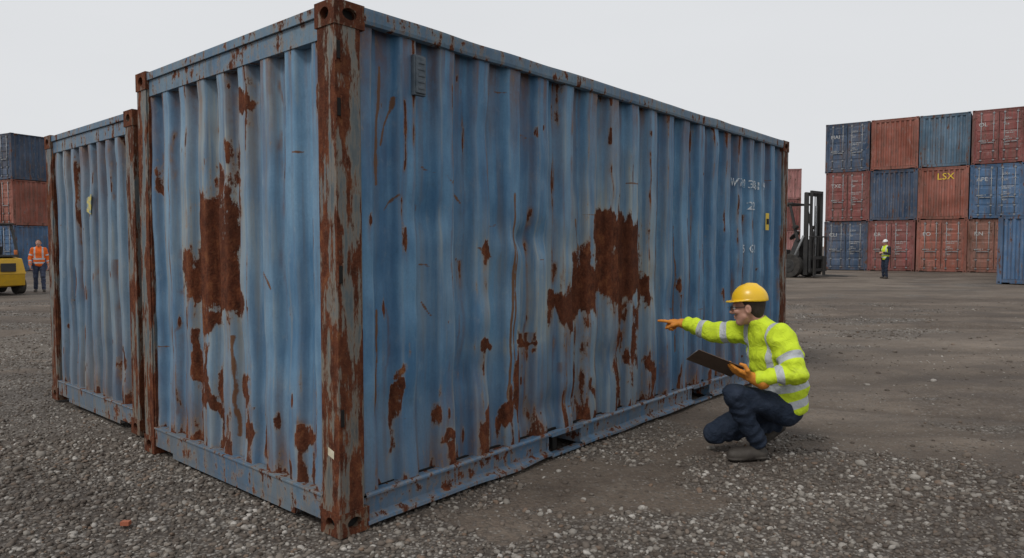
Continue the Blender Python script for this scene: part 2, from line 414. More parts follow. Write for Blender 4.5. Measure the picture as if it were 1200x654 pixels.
for c in (1.88,3.97):
    w=.18
    mb.box(c-w-.02,c-w-.004,.03,WA-.03,.03,.148,3);mb.box(c+w+.004,c+w+.02,.03,WA-.03,.03,.148,3)
    mb.box(c-w,c+w,.004,.05,.148,.176,3)
    mb.box(c-w,c+w,.002,.06,.012,.028,3)
add_obj('roof_floor_and_doors',mb.mesh('rf',[M_frame,M_dark,M_steel,M_rail]),A)
spotsA=[(2.38,1.50,.17,.18,1,.7),(2.70,1.46,.22,.25,1,.6),(2.22,1.16,.25,.18,1,.9),(2.58,1.18,.32,.22,1,1.0),(1.93,1.02,.15,.13,.95,.5),(2.94,1.08,.12,.16,.9,.6),
 (2.62,.52,.06,.22,.9,.4),(2.80,.62,.045,.24,.9,.4),(3.05,.42,.035,.14,.75,.3),(2.02,.42,.03,.14,.7,.3),(2.25,.42,.025,.12,.7,.3),
 (1.10,1.39,.045,.045,.85,.3),(1.11,.83,.06,.035,.85,.3),(1.50,.86,.13,.020,.9,.3),(1.41,.55,.040,.22,.9,.3),(1.32,.38,.035,.14,.8,.3),(.84,.31,.06,.030,.8,.3),(1.13,.38,.03,.14,.75,.3),
 (.40,.62,.018,.22,.7,.3)]
linesA=[(1.30,.42,1.34,1.75,.013,1.1),(1.345,.5,1.35,1.5,.008,1.),(2.83,1.3,2.86,2.46,.014,1.),(.74,1.83,.92,1.68,.013,1.),(.62,1.86,.80,1.80,.009,.95),(.55,2.0,.60,1.55,.005,.8),
 (.30,1.75,.33,2.35,.012,1.),(.34,1.95,.40,2.2,.010,.95),(.28,.5,.30,1.1,.010,.95),(1.02,1.42,1.18,1.36,.012,1.),(2.08,1.62,2.12,1.4,.009,.95),(.36,1.62,.42,1.70,.01,.85),(2.0,1.66,2.3,1.65,.009,.95),(4.3,.6,4.31,2.1,.008,.9),(5.2,.5,5.2,1.4,.008,.9),(.6,1.33,.68,1.32,.010,.9),(.62,1.12,.68,1.04,.010,.9),(3.55,.5,3.56,1.6,.008,.9),(1.9,.3,1.9,.8,.008,.9)]
dentsA=[(1.42,1.48,.10,.07,.052),(1.30,1.42,.13,.12,-.024),(1.62,1.5,.10,.12,.044),(.95,1.30,.18,.16,.028),(2.1,1.9,.2,.15,.020),(1.0,.7,.25,.12,.026),(3.4,.9,.25,.2,.026),(.62,1.6,.16,.1,.022),(2.5,.6,.3,.12,.026),(1.8,.35,.4,.08,.024),(3.6,1.7,.2,.3,.024),(.55,.45,.12,.25,.018),(4.4,1.3,.2,.3,.022),(1.1,2.1,.2,.15,.018)]
detailed_wall('side_wall',A,M_blue,'x',.028,.158,LA-.158,.165,HA-.07,.288,.060,spotsA,11,85,linesA,dentsA)
spE=[(1.32,1.46,.21,.35,1,.6),(1.44,1.30,.17,.28,1,.8),(1.27,1.76,.09,.17,1,.5),(1.14,1.22,.11,.18,.95,.7),(1.42,1.0,.09,.13,.85,.6),(.99,2.22,.06,.085,1,.4),(1.0,1.78,.04,.12,.95,.4),(1.02,1.2,.06,.18,.9,.4),
 (.97,.55,.045,.14,.9,.3),(.92,.38,.035,.07,.8,.3),(.40,.50,.04,.08,.8,.3),(1.55,.66,.03,.20,.8,.3),(1.35,.6,.03,.24,.8,.3),(2.05,1.9,.022,.10,.7,.3),(.55,1.0,.018,.12,.65,.3)]
lnE=[(.74,1.30,.66,1.20,.010,1.),(1.9,.4,1.88,1.9,.008,.9),(.5,.5,.5,1.6,.007,.85),(.3,.9,.28,2.1,.008,.9),(1.1,.3,1.12,.9,.010,.95),(1.95,1.6,2.0,1.55,.01,.9),(1.7,.3,1.7,1.3,.008,.9)]
def whE(U,Z):
    w=np.exp(-((U-.80)/.011)**2)*(((Z>1.80)&(Z<2.24))|((Z>1.15)&(Z<1.66)))
    return .95*w*(sstep(.30,.45,vnoise(Z*45,U*0+1.5)))
detailed_wall('front_end_wall',A,M_blueend,'y',.030,.158,WA-.158,.18,HA-.155,.248,.056,spE,23,60,lnE,[(1.2,1.2,.3,.3,.015),(.5,.9,.2,.3,.016),(1.8,.7,.2,.2,.014)],whE,du=.008,dz=.011)
bent_strip('lower_side_rail',A,M_rail,RAILP,0.004,[(.17,1.88-.18),(1.88+.18,3.97-.18),(3.97+.18,LA-.17)],3,.020,.014)
mb=MB();mb.box(.50,.565,-.016,.02,2.235,2.425,0)
for k in range(5): mb.box(.51,.555,-.020,-.012,2.255+k*.033,2.27+k*.033,0)
mb.box(.492,.573,-.006,.02,2.225,2.435,0)
o=add_obj('vent_cover',mb.mesh('vent',[M_vent]),A);bevel(o,.003)
mb=MB();mb.face([(.0045,.10,.40),(.0045,.05,.385),(.0045,.048,.425),(.0045,.098,.44)],0)
add_obj('sticker',mb.mesh('st',[M_stk]),A)
def wall_text(parent,lines,size,u,z,pitch,depth,off,u0,mat,name):
    import bmesh
    bm=bmesh.new()
    for k,(t,ou) in enumerate(lines):
        V,F=text_np(t,size);base=[bm.verts.new((x+u+ou,0,y+z-k*size*1.9)) for x,y,_ in V]
        for f in F:
            try: bm.faces.new([base[i] for i in f])
            except: pass
    lo=min(v.co.x for v in bm.verts);hi=max(v.co.x for v in bm.verts);x=lo
    while x<hi:
        bmesh.ops.bisect_plane(bm,geom=bm.verts[:]+bm.edges[:]+bm.faces[:],plane_co=(x,0,0),plane_no=(1,0,0));x+=.012
    for v in bm.verts: v.co.y=off-.018+float(prof(np.array(v.co.x-u0),pitch,depth*.75))
    me=bpy.data.meshes.new(name);bm.to_mesh(me);bm.free();me.materials.append(mat);return add_obj(name,me,parent)
wall_text(A,[('WRCU 305 619',0),('22',.38),('',0),('45 G1',.25)],.115,4.62,2.02,.288,.060,.026,.158,M_wht,'container_number')
mb=MB();mb.box(5.42,5.50,.004,.010,1.60,1.78,0);mb.box(5.43,5.49,.001,.005,1.66,1.72,1);add_obj('warning_sticker',mb.mesh('ws',[M_ylw,M_dark]),A)
# ---- container B
LB,WB,HB=6.06,2.02,2.44
B=add_empty('shipping_container',frame(-2.80,5.20,0,TH))
mb=MB();container_frame(mb,LB,WB,HB,0,1,2,3)
o=add_obj('frame_and_corner_castings',mb.mesh('frame',[M_post,M_frame,M_cast,M_dark]),B);bevel(o,.004)
mb=MB();roof_floor(mb,LB,WB,HB,0,1);corr_strip(mb,LB,'x',WB-.03,-1,.16,LB-.16,.16,HB-.07,.278,.036,0);corr_strip(mb,LB,'x',.03,1,.16,LB-.16,.16,HB-.07,.278,.036,0)
door_end(mb,LB,WB,HB,LB,-1,0,0,2,1)
for f in (lambda a:a,lambda a:WB-a): mb.box(.172,LB-.172,f(.012),f(.06),.02,.17,0)
add_obj('roof_floor_sides',mb.mesh('rf',[M_frame,M_dark,M_steel]),B)
detailed_wall('front_end_wall',B,M_blueB,'y',.030,.158,WB-.158,.18,HB-.155,.20,.052,[(1.05,1.75,.02,.09,.7,.3),(1.25,.6,.04,.15,.85,.3),(1.3,.42,.03,.05,.8,.2),(.4,.5,.02,.1,.7,.2)],31,40,[(1.5,.4,1.5,1.9,.006,.8)],[])
mb=MB();mb.hull([(.024,.93,1.86),(.024,1.03,1.83),(.024,1.04,1.72),(.024,.95,1.69)],[(.020,.93,1.86),(.020,1.03,1.83),(.020,1.04,1.72),(.020,.95,1.69)],0)
add_obj('yellow_sticker',mb.mesh('ys',[worn_mat('dirty_yellow',(.5,.42,.12),(.2,.25,.26))]),B)
# ------------------------------------------------------------ background containers
CB_={'navy':(.032,.062,.115),'blue':(.045,.110,.215),'red':(.205,.055,.048),'orange':(.26,.078,.05),'brown':(.22,.088,.06),'slate':(.075,.135,.195),'pink':(.36,.16,.15)}
BGC={k:bgpaint(k+'_paint',c) for k,c in CB_.items()}
M_bgf={k:bgpaint(k+'_frame',[.8*x for x in c],.08) for k,c in CB_.items()}
mcache={}
def bg_container(x,y,z,ang,color,e0='corr',L=6.06,W=2.40,H=2.89,text=None):
    key=(color,e0,L,W,H)
    if key not in mcache: mcache[key]=simple_container(L,W,H,[BGC[color],M_bgf[color],M_dark,M_steel],e0,'door')
    o=add_obj('shipping_container',mcache[key]);o.matrix_world=frame(x,y,z,ang)
    if text:
        mb=MB()
        for (t,size,yy,zz,mi) in text:
            V,F=text_np(t,size)
            for f in F: mb.face([(-.006 if e0=='door' else .022,yy-V[i][0],zz+V[i][1]) for i in f],mi)
        add_obj('markings',mb.mesh('marks',[M_whd,M_ylw]),o)
    return o
ang=math.atan2(.809,.588);dirv=np.array([.809,-.588])
X0,Y0=18.85,42.3
doorT=lambda a,b:[(a,.30,2.1,2.0,0),('22G1',.14,.95,2.3,0),(b,.14,.98,2.0,0),('MAX GROSS\n30480 KG',.10,1.0,1.65,0),('TARE\n2230 KG',.10,1.0,1.35,0),('NET\n28250',.10,1.0,1.05,0),('4 1025 7',.12,2.1,1.2,0)]
rows=[
 [('navy','door',doorT('CLI','401')),('red','door',doorT('TXE','887')),('navy','door',doorT('HAI','SLU'))],
 [('red','door',doorT('KR','551')),('navy','corr',None),('orange','corr',None)],
 [('orange','door',doorT('PO','332')),('orange','corr',[('LSX',.5,1.5,2.2,1)]),('slate','corr',None)],
 [('brown','door',doorT('RN','220')),('blue','door',doorT('APE','CLU')),('red','door',doorT('OL','914'))],
 [('blue','door',doorT('MT','118')),('brown','door',doorT('SE','662')),('navy','door',doorT('ZI','700'))],
 [('red','corr',None),('slate','corr',None),('orange','door',None)]]
for c,colm in enumerate(rows):
    p=np.array([X0,Y0])+dirv*(2.43*(c+1)-.02)
    for r,(cl,e,t) in enumerate(colm):
        jx,jy=rng.uniform(-.06,.06,2)
        bg_container(p[0]+jx*.5,p[1]+jy,r*2.90,ang,cl,e,text=t)
bg_container(20.3,25.0,0,math.radians(50),'blue','corr',H=2.62,W=2.44)
al=math.atan2(.89,.45)
for r,cl in enumerate(('blue','orange','navy')): bg_container(-28.1,39.5,r*2.60,al,cl,'door',H=2.59,W=2.44,L=12.2)
for r,cl in enumerate(('red','navy','blue')): bg_container(-30.4,40.6,r*2.60,al,cl,'door',H=2.59,W=2.44,L=12.2)
for k in range(4):
    for r,cl in enumerate([('pink','red','pink'),('navy','pink','orange'),('red','brown','slate'),('pink','blue','red')][k]):
        bg_container(27.2-k*2.5,66+k*.3,r*2.9,math.radians(84),cl,'corr')
for k in range(6):
    for r,cl in enumerate([('brown','navy'),('red','slate'),('navy','orange'),('slate','red'),('orange','blue'),('red','brown')][k]):
        bg_container(6-k*2.6,80+k*.2,r*2.9,math.radians(88),cl,'corr')
# ------------------------------------------------------------ forklifts
M_fy=simple_mat('forklift_yellow',(.62,.36,.02),(.5,.3,.03),6,.45)
M_fk=simple_mat('forklift_black',(.02,.02,.021),(.035,.033,.03),8,.55)
M_tyre=simple_mat('tyre_rubber',(.018,.017,.016),(.05,.045,.04),10,.85)
M_fo=simple_mat('beacon_orange',(.5,.14,.03),(.4,.12,.04),6,.5)
M_fyd=simple_mat('forklift_dull_yellow',(.42,.24,.03),(.2,.12,.03),6,.55)
def forklift(x,y,ang,s,body,mast_h=2.3,ch=0):
    e=add_empty('forklift',frame(x,y,0,ang)@Matrix.Scale(s,4))
    mb=MB()
    mb.hull([(-1.25,-.5,.28),(-.95,-.55,.18),(.65,-.55,.18),(.65,.55,.18),(-.95,.55,.18),(-1.25,.5,.28)],[(-1.35,-.46,.62),(-.95,-.55,.62),(.65,-.55,.62),(.65,.55,.62),(-.95,.55,.62),(-1.35,.46,.62)],ch)
    mb.hull([(-1.36,-.48,.625),(-.45,-.53,.625),(-.45,.53,.625),(-1.36,.48,.625)],[(-1.28,-.42,1.08),(-.5,-.47,1.16),(-.5,.47,1.16),(-1.28,.42,1.08)],0)
    mb.box(-1.40,-1.36,-.2,.2,.7,.95,1);mb.box(-.9,-.5,-.556,.556,.22,.3,1);mb.box(-1.2,-.55,-.36,.36,1.13,1.19,1)
    mb.hull([(.35,-.5,.625),(.65,-.5,.625),(.65,.5,.625),(.35,.5,.625)],[(.5,-.44,1.1),(.62,-.44,1.1),(.62,.44,1.1),(.5,.44,1.1)],ch)
    mb.box(-.45,-.0,-.26,.26,.62,.80,1);mb.hull([(-.45,-.24,.8),(-.33,-.24,.8),(-.33,.24,.8),(-.45,.24,.8)],[(-.58,-.22,1.45),(-.5,-.22,1.45),(-.5,.22,1.45),(-.58,.22,1.45)],1)
    mb.cyl((.42,0,1.0),(.25,0,1.2),.02,8,1);mb.cyl((.26,0,1.2),(.24,0,1.22),.17,16,1)
    for sy in (-1,1):
        mb.hull([(-.95,sy*.46,1.1),(-.87,sy*.46,1.1),(-.87,sy*.52,1.1),(-.95,sy*.52,1.1)],[(-.62,sy*.44,2.1),(-.55,sy*.44,2.1),(-.55,sy*.5,2.1),(-.62,sy*.5,2.1)],1)
        mb.hull([(.57,sy*.46,1.05),(.65,sy*.46,1.05),(.65,sy*.52,1.05),(.57,sy*.52,1.05)],[(.32,sy*.44,2.1),(.38,sy*.44,2.1),(.38,sy*.5,2.1),(.32,sy*.5,2.1)],1)
        mb.box(-.66,.44,sy*.44,sy*.52,2.1,2.16,1)
        mb.cyl((.55,sy*.43,1.45),(.55,sy*.60,1.45),.06,12,2)
        mb.cyl((-1.0,sy*.38,1.2),(-1.0,sy*.38,1.34),.045,10,4)
    for k in range(8): mb.box(-.62+k*.14,-.57+k*.14,-.44,.44,2.105,2.15,1)
    mb.cyl((-.55,0,2.16),(-.55,0,2.28),.05,12,4)
    for (wx,r,w) in ((.42,.34,.24),(-.85,.27,.2)):
        for sy in (-1,1):
            mb.cyl((wx,sy*.40,r),(wx,sy*(.40+w),r),r,28,2);mb.cyl((wx,sy*(.40+w),r),(wx,sy*(.415+w),r),r*.55,20,ch);mb.cyl((wx,sy*(.41+w),r),(wx,sy*(.43+w),r),r*.2,12,1)
    b=add_obj('truck_body',mb.mesh('fl',[body,M_fk,M_tyre,M_steel,M_fo]),e);bevel(b,.015)
    mb=MB();h=mast_h
    for sy in (-1,1):
        mb.box(.74,.86,sy*.36,sy*.42,.08,h,1);mb.box(.74,.78,sy*.29,sy*.36,.08,h,1)
        mb.box(.865,.93,sy*.27,sy*.33,.14,h+.06,1)
        mb.cyl((.76,sy*.24,.15),(.76,sy*.24,h-.35),.035,10,3)
        mb.cyl((.5,sy*.5,.55),(.76,sy*.44,1.2),.035,8,3)
    for z in (.1,.85,h-.08): mb.box(.72,.78,-.36,.36,z,z+.1,1)
    mb.box(.87,.92,-.27,.27,h-.02,h+.06,1)
    for sy in (-.08,.08): mb.box(.88,.90,sy-.015,sy+.015,.4,h,1)
    mb.box(.94,.99,-.5,.5,.18,.26,1);mb.box(.94,.99,-.5,.5,.52,.60,1)
    for yy in (-.48,-.24,0,.24,.48): mb.box(.945,.975,yy-.02,yy+.02,.26 if abs(yy)<.5 else .2,1.15,1)
    mb.box(.94,.98,-.5,.5,1.15,1.19,1)
    for sy in (-1,1):
        mb.box(.99,1.03,sy*.22,sy*.34,.08,.62,1)
        mb.hull([(.99,sy*.22,.04),(.99,sy*.34,.04),(1.95,sy*.32,.06),(1.95,sy*.24,.06)],[(.99,sy*.22,.085),(.99,sy*.34,.085),(1.95,sy*.32,.07),(1.95,sy*.24,.07)],1)
    b=add_obj('mast_and_forks',mb.mesh('mast',[body,M_fk,M_tyre,M_steel,M_fo]),e);bevel(b,.006)
    return e
forklift(12.9,32.9,math.radians(-50),1.58,M_fyd,2.42,1)
forklift(-15.75,20.9,math.radians(150),.98,M_fy,2.1)
# ------------------------------------------------------------ SDF figures
def ell(P,c,r,ax=None):
    q=P-np.asarray(c)
    if ax is not None: q=q@np.asarray(ax).T
    r=np.asarray(r);k0=np.linalg.norm(q/r,axis=-1);k1=np.linalg.norm(q/(r*r),axis=-1)+1e-9
    return k0*(k0-1)/k1
def rc(P,a,b,ra,rb,n=None,s=1.0):
    a=np.asarray(a,float);b=np.asarray(b,float);ab=b-a
    t=np.clip(((P-a)@ab)/(ab@ab+1e-9),0,1);q=P-a-t[...,None]*ab
    if n is not None:
        n=np.asarray(n,float);q=q+n*((q@n)*(1/s-1))[...,None]
    return np.linalg.norm(q,axis=-1)-(ra+(rb-ra)*t)
def smin(a,b,k):
    h=np.clip(.5+.5*(b-a)/k,0,1);return b*(1-h)+a*h-k*h*(1-h)
def surfnets(D,o,h):
    nx,ny,nz=D.shape;S=D<0;C=(nx-1,ny-1,nz-1);acc=np.zeros(C+(3,),np.float32);cnt=np.zeros(C,np.float32)
    sl=lambda a,c:a[c[0]:c[0]+nx-1,c[1]:c[1]+ny-1,c[2]:c[2]+nz-1]
    for ax in range(3):
        o1,o2=[k for k in range(3) if k!=ax]
        for i in (0,1):
            for j in (0,1):
                c0=[0,0,0];c0[o1]=i;c0[o2]=j;c1=list(c0);c1[ax]=1
                d0=sl(D,c0);d1=sl(D,c1);m=(d0<0)!=(d1<0);den=np.where(m,d0-d1,1);t=np.where(m,d0/den,0)
                acc[...,ax]+=t*m;acc[...,o1]+=i*m;acc[...,o2]+=j*m;cnt+=m
    act=cnt>0;idx=np.full(C,-1);idx[act]=np.arange(act.sum())
    ijk=np.argwhere(act);V=(ijk+acc[act]/cnt[act][:,None])*h+np.asarray(o)
    F=[]
    def emit(m,a,b,c,d,pos):
        q=np.stack([a[m],b[m],c[m],d[m]],-1);p=pos[m];q[~p]=q[~p][:,::-1];F.append(q)
    m=S[:-1,1:-1,1:-1]!=S[1:,1:-1,1:-1];emit(m,idx[:,:-1,:-1],idx[:,1:,:-1],idx[:,1:,1:],idx[:,:-1,1:],S[:-1,1:-1,1:-1])
    m=S[1:-1,:-1,1:-1]!=S[1:-1,1:,1:-1];emit(m,idx[:-1,:,:-1],idx[:-1,:,1:],idx[1:,:,1:],idx[1:,:,:-1],S[1:-1,:-1,1:-1])
    m=S[1:-1,1:-1,:-1]!=S[1:-1,1:-1,1:];emit(m,idx[:-1,:-1,:],idx[1:,:-1,:],idx[1:,1:,:],idx[:-1,1:,:],S[1:-1,1:-1,:-1])
    F=np.concatenate(F);F=F[(F>=0).all(1)]
    return V,F
def sdf_mesh(name,parent,fn,lo,hi,h,mats,attrfn=None):
    lo=np.asarray(lo,float);hi=np.asarray(hi,float)
    ax=[np.arange(lo[k],hi[k],h) for k in range(3)]
    P=np.stack(np.meshgrid(*ax,indexing='ij'),-1)
    D=fn(P);V,F=surfnets(D,lo,h)
    at=attrfn(V) if attrfn else None
    return add_obj(name,np_mesh(name,V,F,mats,at),parent)
def nz_(v): v=np.asarray(v,float);return v/np.linalg.norm(v)
def hivis_mat(name,col,armcol=None):
    m,nt,b=newmat(name);v=objvec(nt,False)
    n=nt.noise(v,14,5,.6);c=nt.mix(nt.mr(n,.35,.75,0,.35),c4(col),c4([x*.6 for x in col]))
    if armcol is not None: c=nt.mix(nt.mr(nt.attr('arm'),.45,.55),c,c4(armcol))
    st=nt.mr(nt.attr('stripe'),-.0008,.0008)
    c=nt.mix(st,c,(.46,.48,.50,1))
    c=nt.mix(nt.mr(nt.noise(v,9,4,.7),.55,.75,0,.25),c,(.25,.23,.15,1))
    setin(m,b,Base_Color=c,Roughness=nt.mr(st,0,1,.8,.4),Specular_IOR_Level=.25)
    bump(nt,b,nt.math('ADD',nt.noise(v,17,4,.5,1.5),nt.math('MULTIPLY',nt.noise(v,300,2),.04)),.8,.016)
    return m
M_hv=hivis_mat('hivis_yellow_jacket',(.60,.76,.035))
M_hvr=hivis_mat('hivis_yellow_vest',(.60,.76,.035),(.02,.022,.03))
M_hvo=hivis_mat('hivis_orange_jacket',(.80,.15,.02))
M_jean=simple_mat('dark_navy_denim',(.013,.021,.038),(.028,.038,.06),12,.85,bmp=.9,bscale=18,bdist=.02,spec=.2)
M_skin=simple_mat('skin',(.46,.25,.18),(.38,.19,.14),14,.5,bmp=.1,bscale=200,bdist=.001)
M_hair=simple_mat('dark_brown_hair',(.022,.015,.011),(.04,.027,.018),60,.7,bmp=.6,bscale=150,bdist=.003)
M_glove=simple_mat('orange_leather_glove',(.70,.27,.03),(.48,.17,.03),22,.7,bmp=.4,bscale=120,bdist=.002)
M_boot=simple_mat('dark_work_boot',(.03,.024,.02),(.07,.06,.05),12,.7,bmp=.3,bscale=60,bdist=.002)
M_hely=simple_mat('yellow_hard_hat',(.84,.52,.02),(.74,.45,.02),7,.3,spec=.5)
M_helw=simple_mat('white_hard_hat',(.7,.7,.68),(.6,.6,.6),5,.3,spec=.5)
M_shirt=simple_mat('black_collar',(.02,.02,.024),(.03,.03,.03),20,.9)
M_eye=simple_mat('eye_white',(.7,.68,.65),(.65,.62,.6),10,.2);M_pup=simple_mat('pupil',(.02,.012,.01),rough=.2)
M_glass=simple_mat('glasses_frame',(.015,.015,.015),rough=.3)
def hand_parts(w,f,N,S,curls,thumb,sc=1.):
    w=np.asarray(w,float);f=nz_(f);N=np.asarray(N,float);N=nz_(N-f*(N@f));S0=np.cross(f,N);S=S0 if S0@np.asarray(S,float)>0 else -S0
    parts=[('c',w-f*.075*sc,w+f*.012*sc,.050*sc,.034*sc,.01)]
    off=[.033,.011,-.011,-.031];LEN=[(.042,.027,.022),(.046,.031,.023),(.042,.029,.022),(.034,.022,.02)];kl=[.088,.092,.088,.08]
    for i in range(4):
        k=w+f*kl[i]*sc+S*off[i]*sc
        parts.append(('m',w+f*.008+S*off[i]*.55*sc,k,.020*sc,.0145*sc,.012))
        p=k;a=0;fan=S*(off[i]*1.0)
        for j in range(3):
            a+=math.radians(curls[i][j]);d=nz_((f+fan)*math.cos(a)+N*math.sin(a));q=p+d*LEN[i][j]*sc
            parts.append(('f',p,q,(.0118-.0009*j)*sc,(.0112-.001*j)*sc,.0035));p=q
    p=w+f*.028*sc+S*.026*sc
    for j,(l,(cf,cs,cn)) in enumerate(zip((.044,.034,.028),thumb)):
        d=nz_(f*cf+S*cs+N*cn);q=p+d*l*sc;parts.append(('t',p,q,(.0175-.003*j)*sc,(.0145-.0022*j)*sc,.010 if j==0 else .004));p=q
    return parts
def make_hand(name,parent,w,f,N,S,curls,thumb,mat,h=.0032,sc=1.):
    parts=hand_parts(w,f,N,S,curls,thumb,sc)
    pts=np.array([p[1] for p in parts]+[p[2] for p in parts])
    def fn(P):
        d=None
        for p in parts:
            e=rc(P,p[1],p[2],p[3],p[4]);d=e if d is None else smin(d,e,p[5])
        return d
    return sdf_mesh(name,parent,fn,pts.min(0)-.06,pts.max(0)+.06,h,[mat])
def make_head(parent,C,F,up,neck,helmet=None,glasses=False,h=.004):
    C=np.asarray(C,float);F=nz_(F);up=np.asarray(up,float);up=nz_(up-F*(up@F));S=np.cross(up,F);AX=np.stack([F,S,up])
    neckl=AX@(np.asarray(neck,float)-C)
    def loc(P): return (P-C)@AX.T
    def head(P):
        q=loc(P)
        d=ell(q,(-.012,0,.032),(.099,.077,.090))
        d=smin(d,ell(q,(.026,0,-.045),(.064,.058,.072)),.03)
        d=smin(d,rc(q,(.062,-.012,-.098),(.062,.012,-.098),.022,.022),.02)
        d=smin(d,rc(q,(.02,.05,-.06),(.055,.018,-.098),.016,.016),.02);d=smin(d,rc(q,(.02,-.05,-.06),(.055,-.018,-.098),.016,.016),.02)
        d=smin(d,rc(q,(.083,-.034,.024),(.083,.034,.024),.011,.011),.012)
        for s in (-1,1):
            d=np.maximum(d,-ell(q,(.105,s*.033,.004),(.020,.019,.011)))
            d=smin(d,ell(q,(.070,s*.040,-.022),(.022,.022,.018)),.015)
            e=ell(q,(-.012,s*.079,-.008),(.021,.011,.033));e=np.maximum(e,-ell(q,(-.008,s*.092,-.006),(.011,.008,.02)));d=smin(d,e,.006)
        d=smin(d,rc(q,(.090,0,.010),(.112,0,-.026),.008,.012),.008)
        d=smin(d,rc(q,(.100,-.010,-.032),(.100,.010,-.032),.009,.009),.006)
        d=smin(d,rc(q,(.088,-.020,-.056),(.088,.020,-.056),.0065,.0065),.005);d=smin(d,rc(q,(.085,-.016,-.069),(.085,.016,-.069),.008,.008),.005)
        d=smin(d,rc(q,(-.025,0,-.03),neckl,.055,.060),.02)
        return d
    pts=np.array([C-.16,C+.16,np.asarray(neck)-.08,np.asarray(neck)+.08])
    sdf_mesh('head',parent,head,pts.min(0),pts.max(0),h,[M_skin])
    def hair(P):
        q=loc(P);d=ell(q,(-.016,0,.032),(.104,.082,.096))
        d=smin(d,ell(q,(-.06,0,-.035),(.040,.056,.055)),.03)
        cut=q[...,0]-(.010+.55*np.clip(q[...,2]-.02,0,.1));d=np.maximum(d,cut)
        d=np.maximum(d,-.080-q[...,2])
        d=np.maximum(d,-(ell(q,(-.010,.085,-.012),(.026,.03,.038))));d=np.maximum(d,-(ell(q,(-.010,-.085,-.012),(.026,.03,.038))))
        return d+.003*(vnoise(q[...,0]*90,q[...,1]*90,q[...,2]*30)-.5)
    sdf_mesh('hair',parent,hair,C-.15,C+.16,h,[M_hair])
    mb=MB()
    W=lambda p:tuple(C+AX.T@np.asarray(p,float))
    for s in (-1,1):
        for rr,ct,m in ((.0125,.0815,0),(.0065,.0885,1)):
            for a in range(6):
                for b_ in range(10):
                    g=lambda a,b_:W((ct+rr*math.sin(math.pi*a/6)*math.cos(2*math.pi*b_/10),s*.032+rr*math.sin(math.pi*a/6)*math.sin(2*math.pi*b_/10),.003+rr*math.cos(math.pi*a/6)))
                    mb.face([g(a,b_),g(a+1,b_),g(a+1,b_+1),g(a,b_+1)],m,True)
    add_obj('eyes',mb.mesh('eyes',[M_eye,M_pup]),parent)
    if glasses:
        mb=MB()
        for s in (-1,1):
            mb.cyl(W((.105,s*.055,.008)),W((-.01,s*.083,.010)),.0022,6,0)
            k=10;P=[(.108,s*.033+.022*math.cos(2*math.pi*i/k),.002+.016*math.sin(2*math.pi*i/k)) for i in range(k)]
            for i in range(k): mb.cyl(W(P[i]),W(P[(i+1)%k]),.0018,5,0)
        mb.cyl(W((.112,-.011,.004)),W((.112,.011,.004)),.002,5,0)
        add_obj('glasses',mb.mesh('glasses',[M_glass]),parent)
    if helmet:
        def hel(P):
            q=loc(P);t=.10
            c,s_=math.cos(t),math.sin(t);q=np.stack([q[...,0]*c+q[...,2]*s_,q[...,1],-q[...,0]*s_+q[...,2]*c],-1)
            dome=np.maximum(ell(q,(-.014,0,.056),(.120,.102,.108)),.050-q[...,2])
            inner=ell(q,(-.014,0,.045),(.108,.090,.095))
            ridge=rc(q,(-.075,0,.118),(.05,0,.122),.009,.009);ridge=smin(ridge,rc(q,(0.0,0,.153),(-.05,0,.153),.010,.010),.03)
            dome=smin(dome,ridge,.02)
            rr=ell(q,(.012,0,.052),(.134,.108,.5));brim=np.maximum(rr,np.abs(q[...,2]-(.054-.14*np.clip(q[...,0],0,1)))-.0045)
            d=smin(dome,brim,.008);return np.maximum(d,-inner)
        sdf_mesh('hard_hat',parent,hel,C-.21,C+.24,h,[helmet])
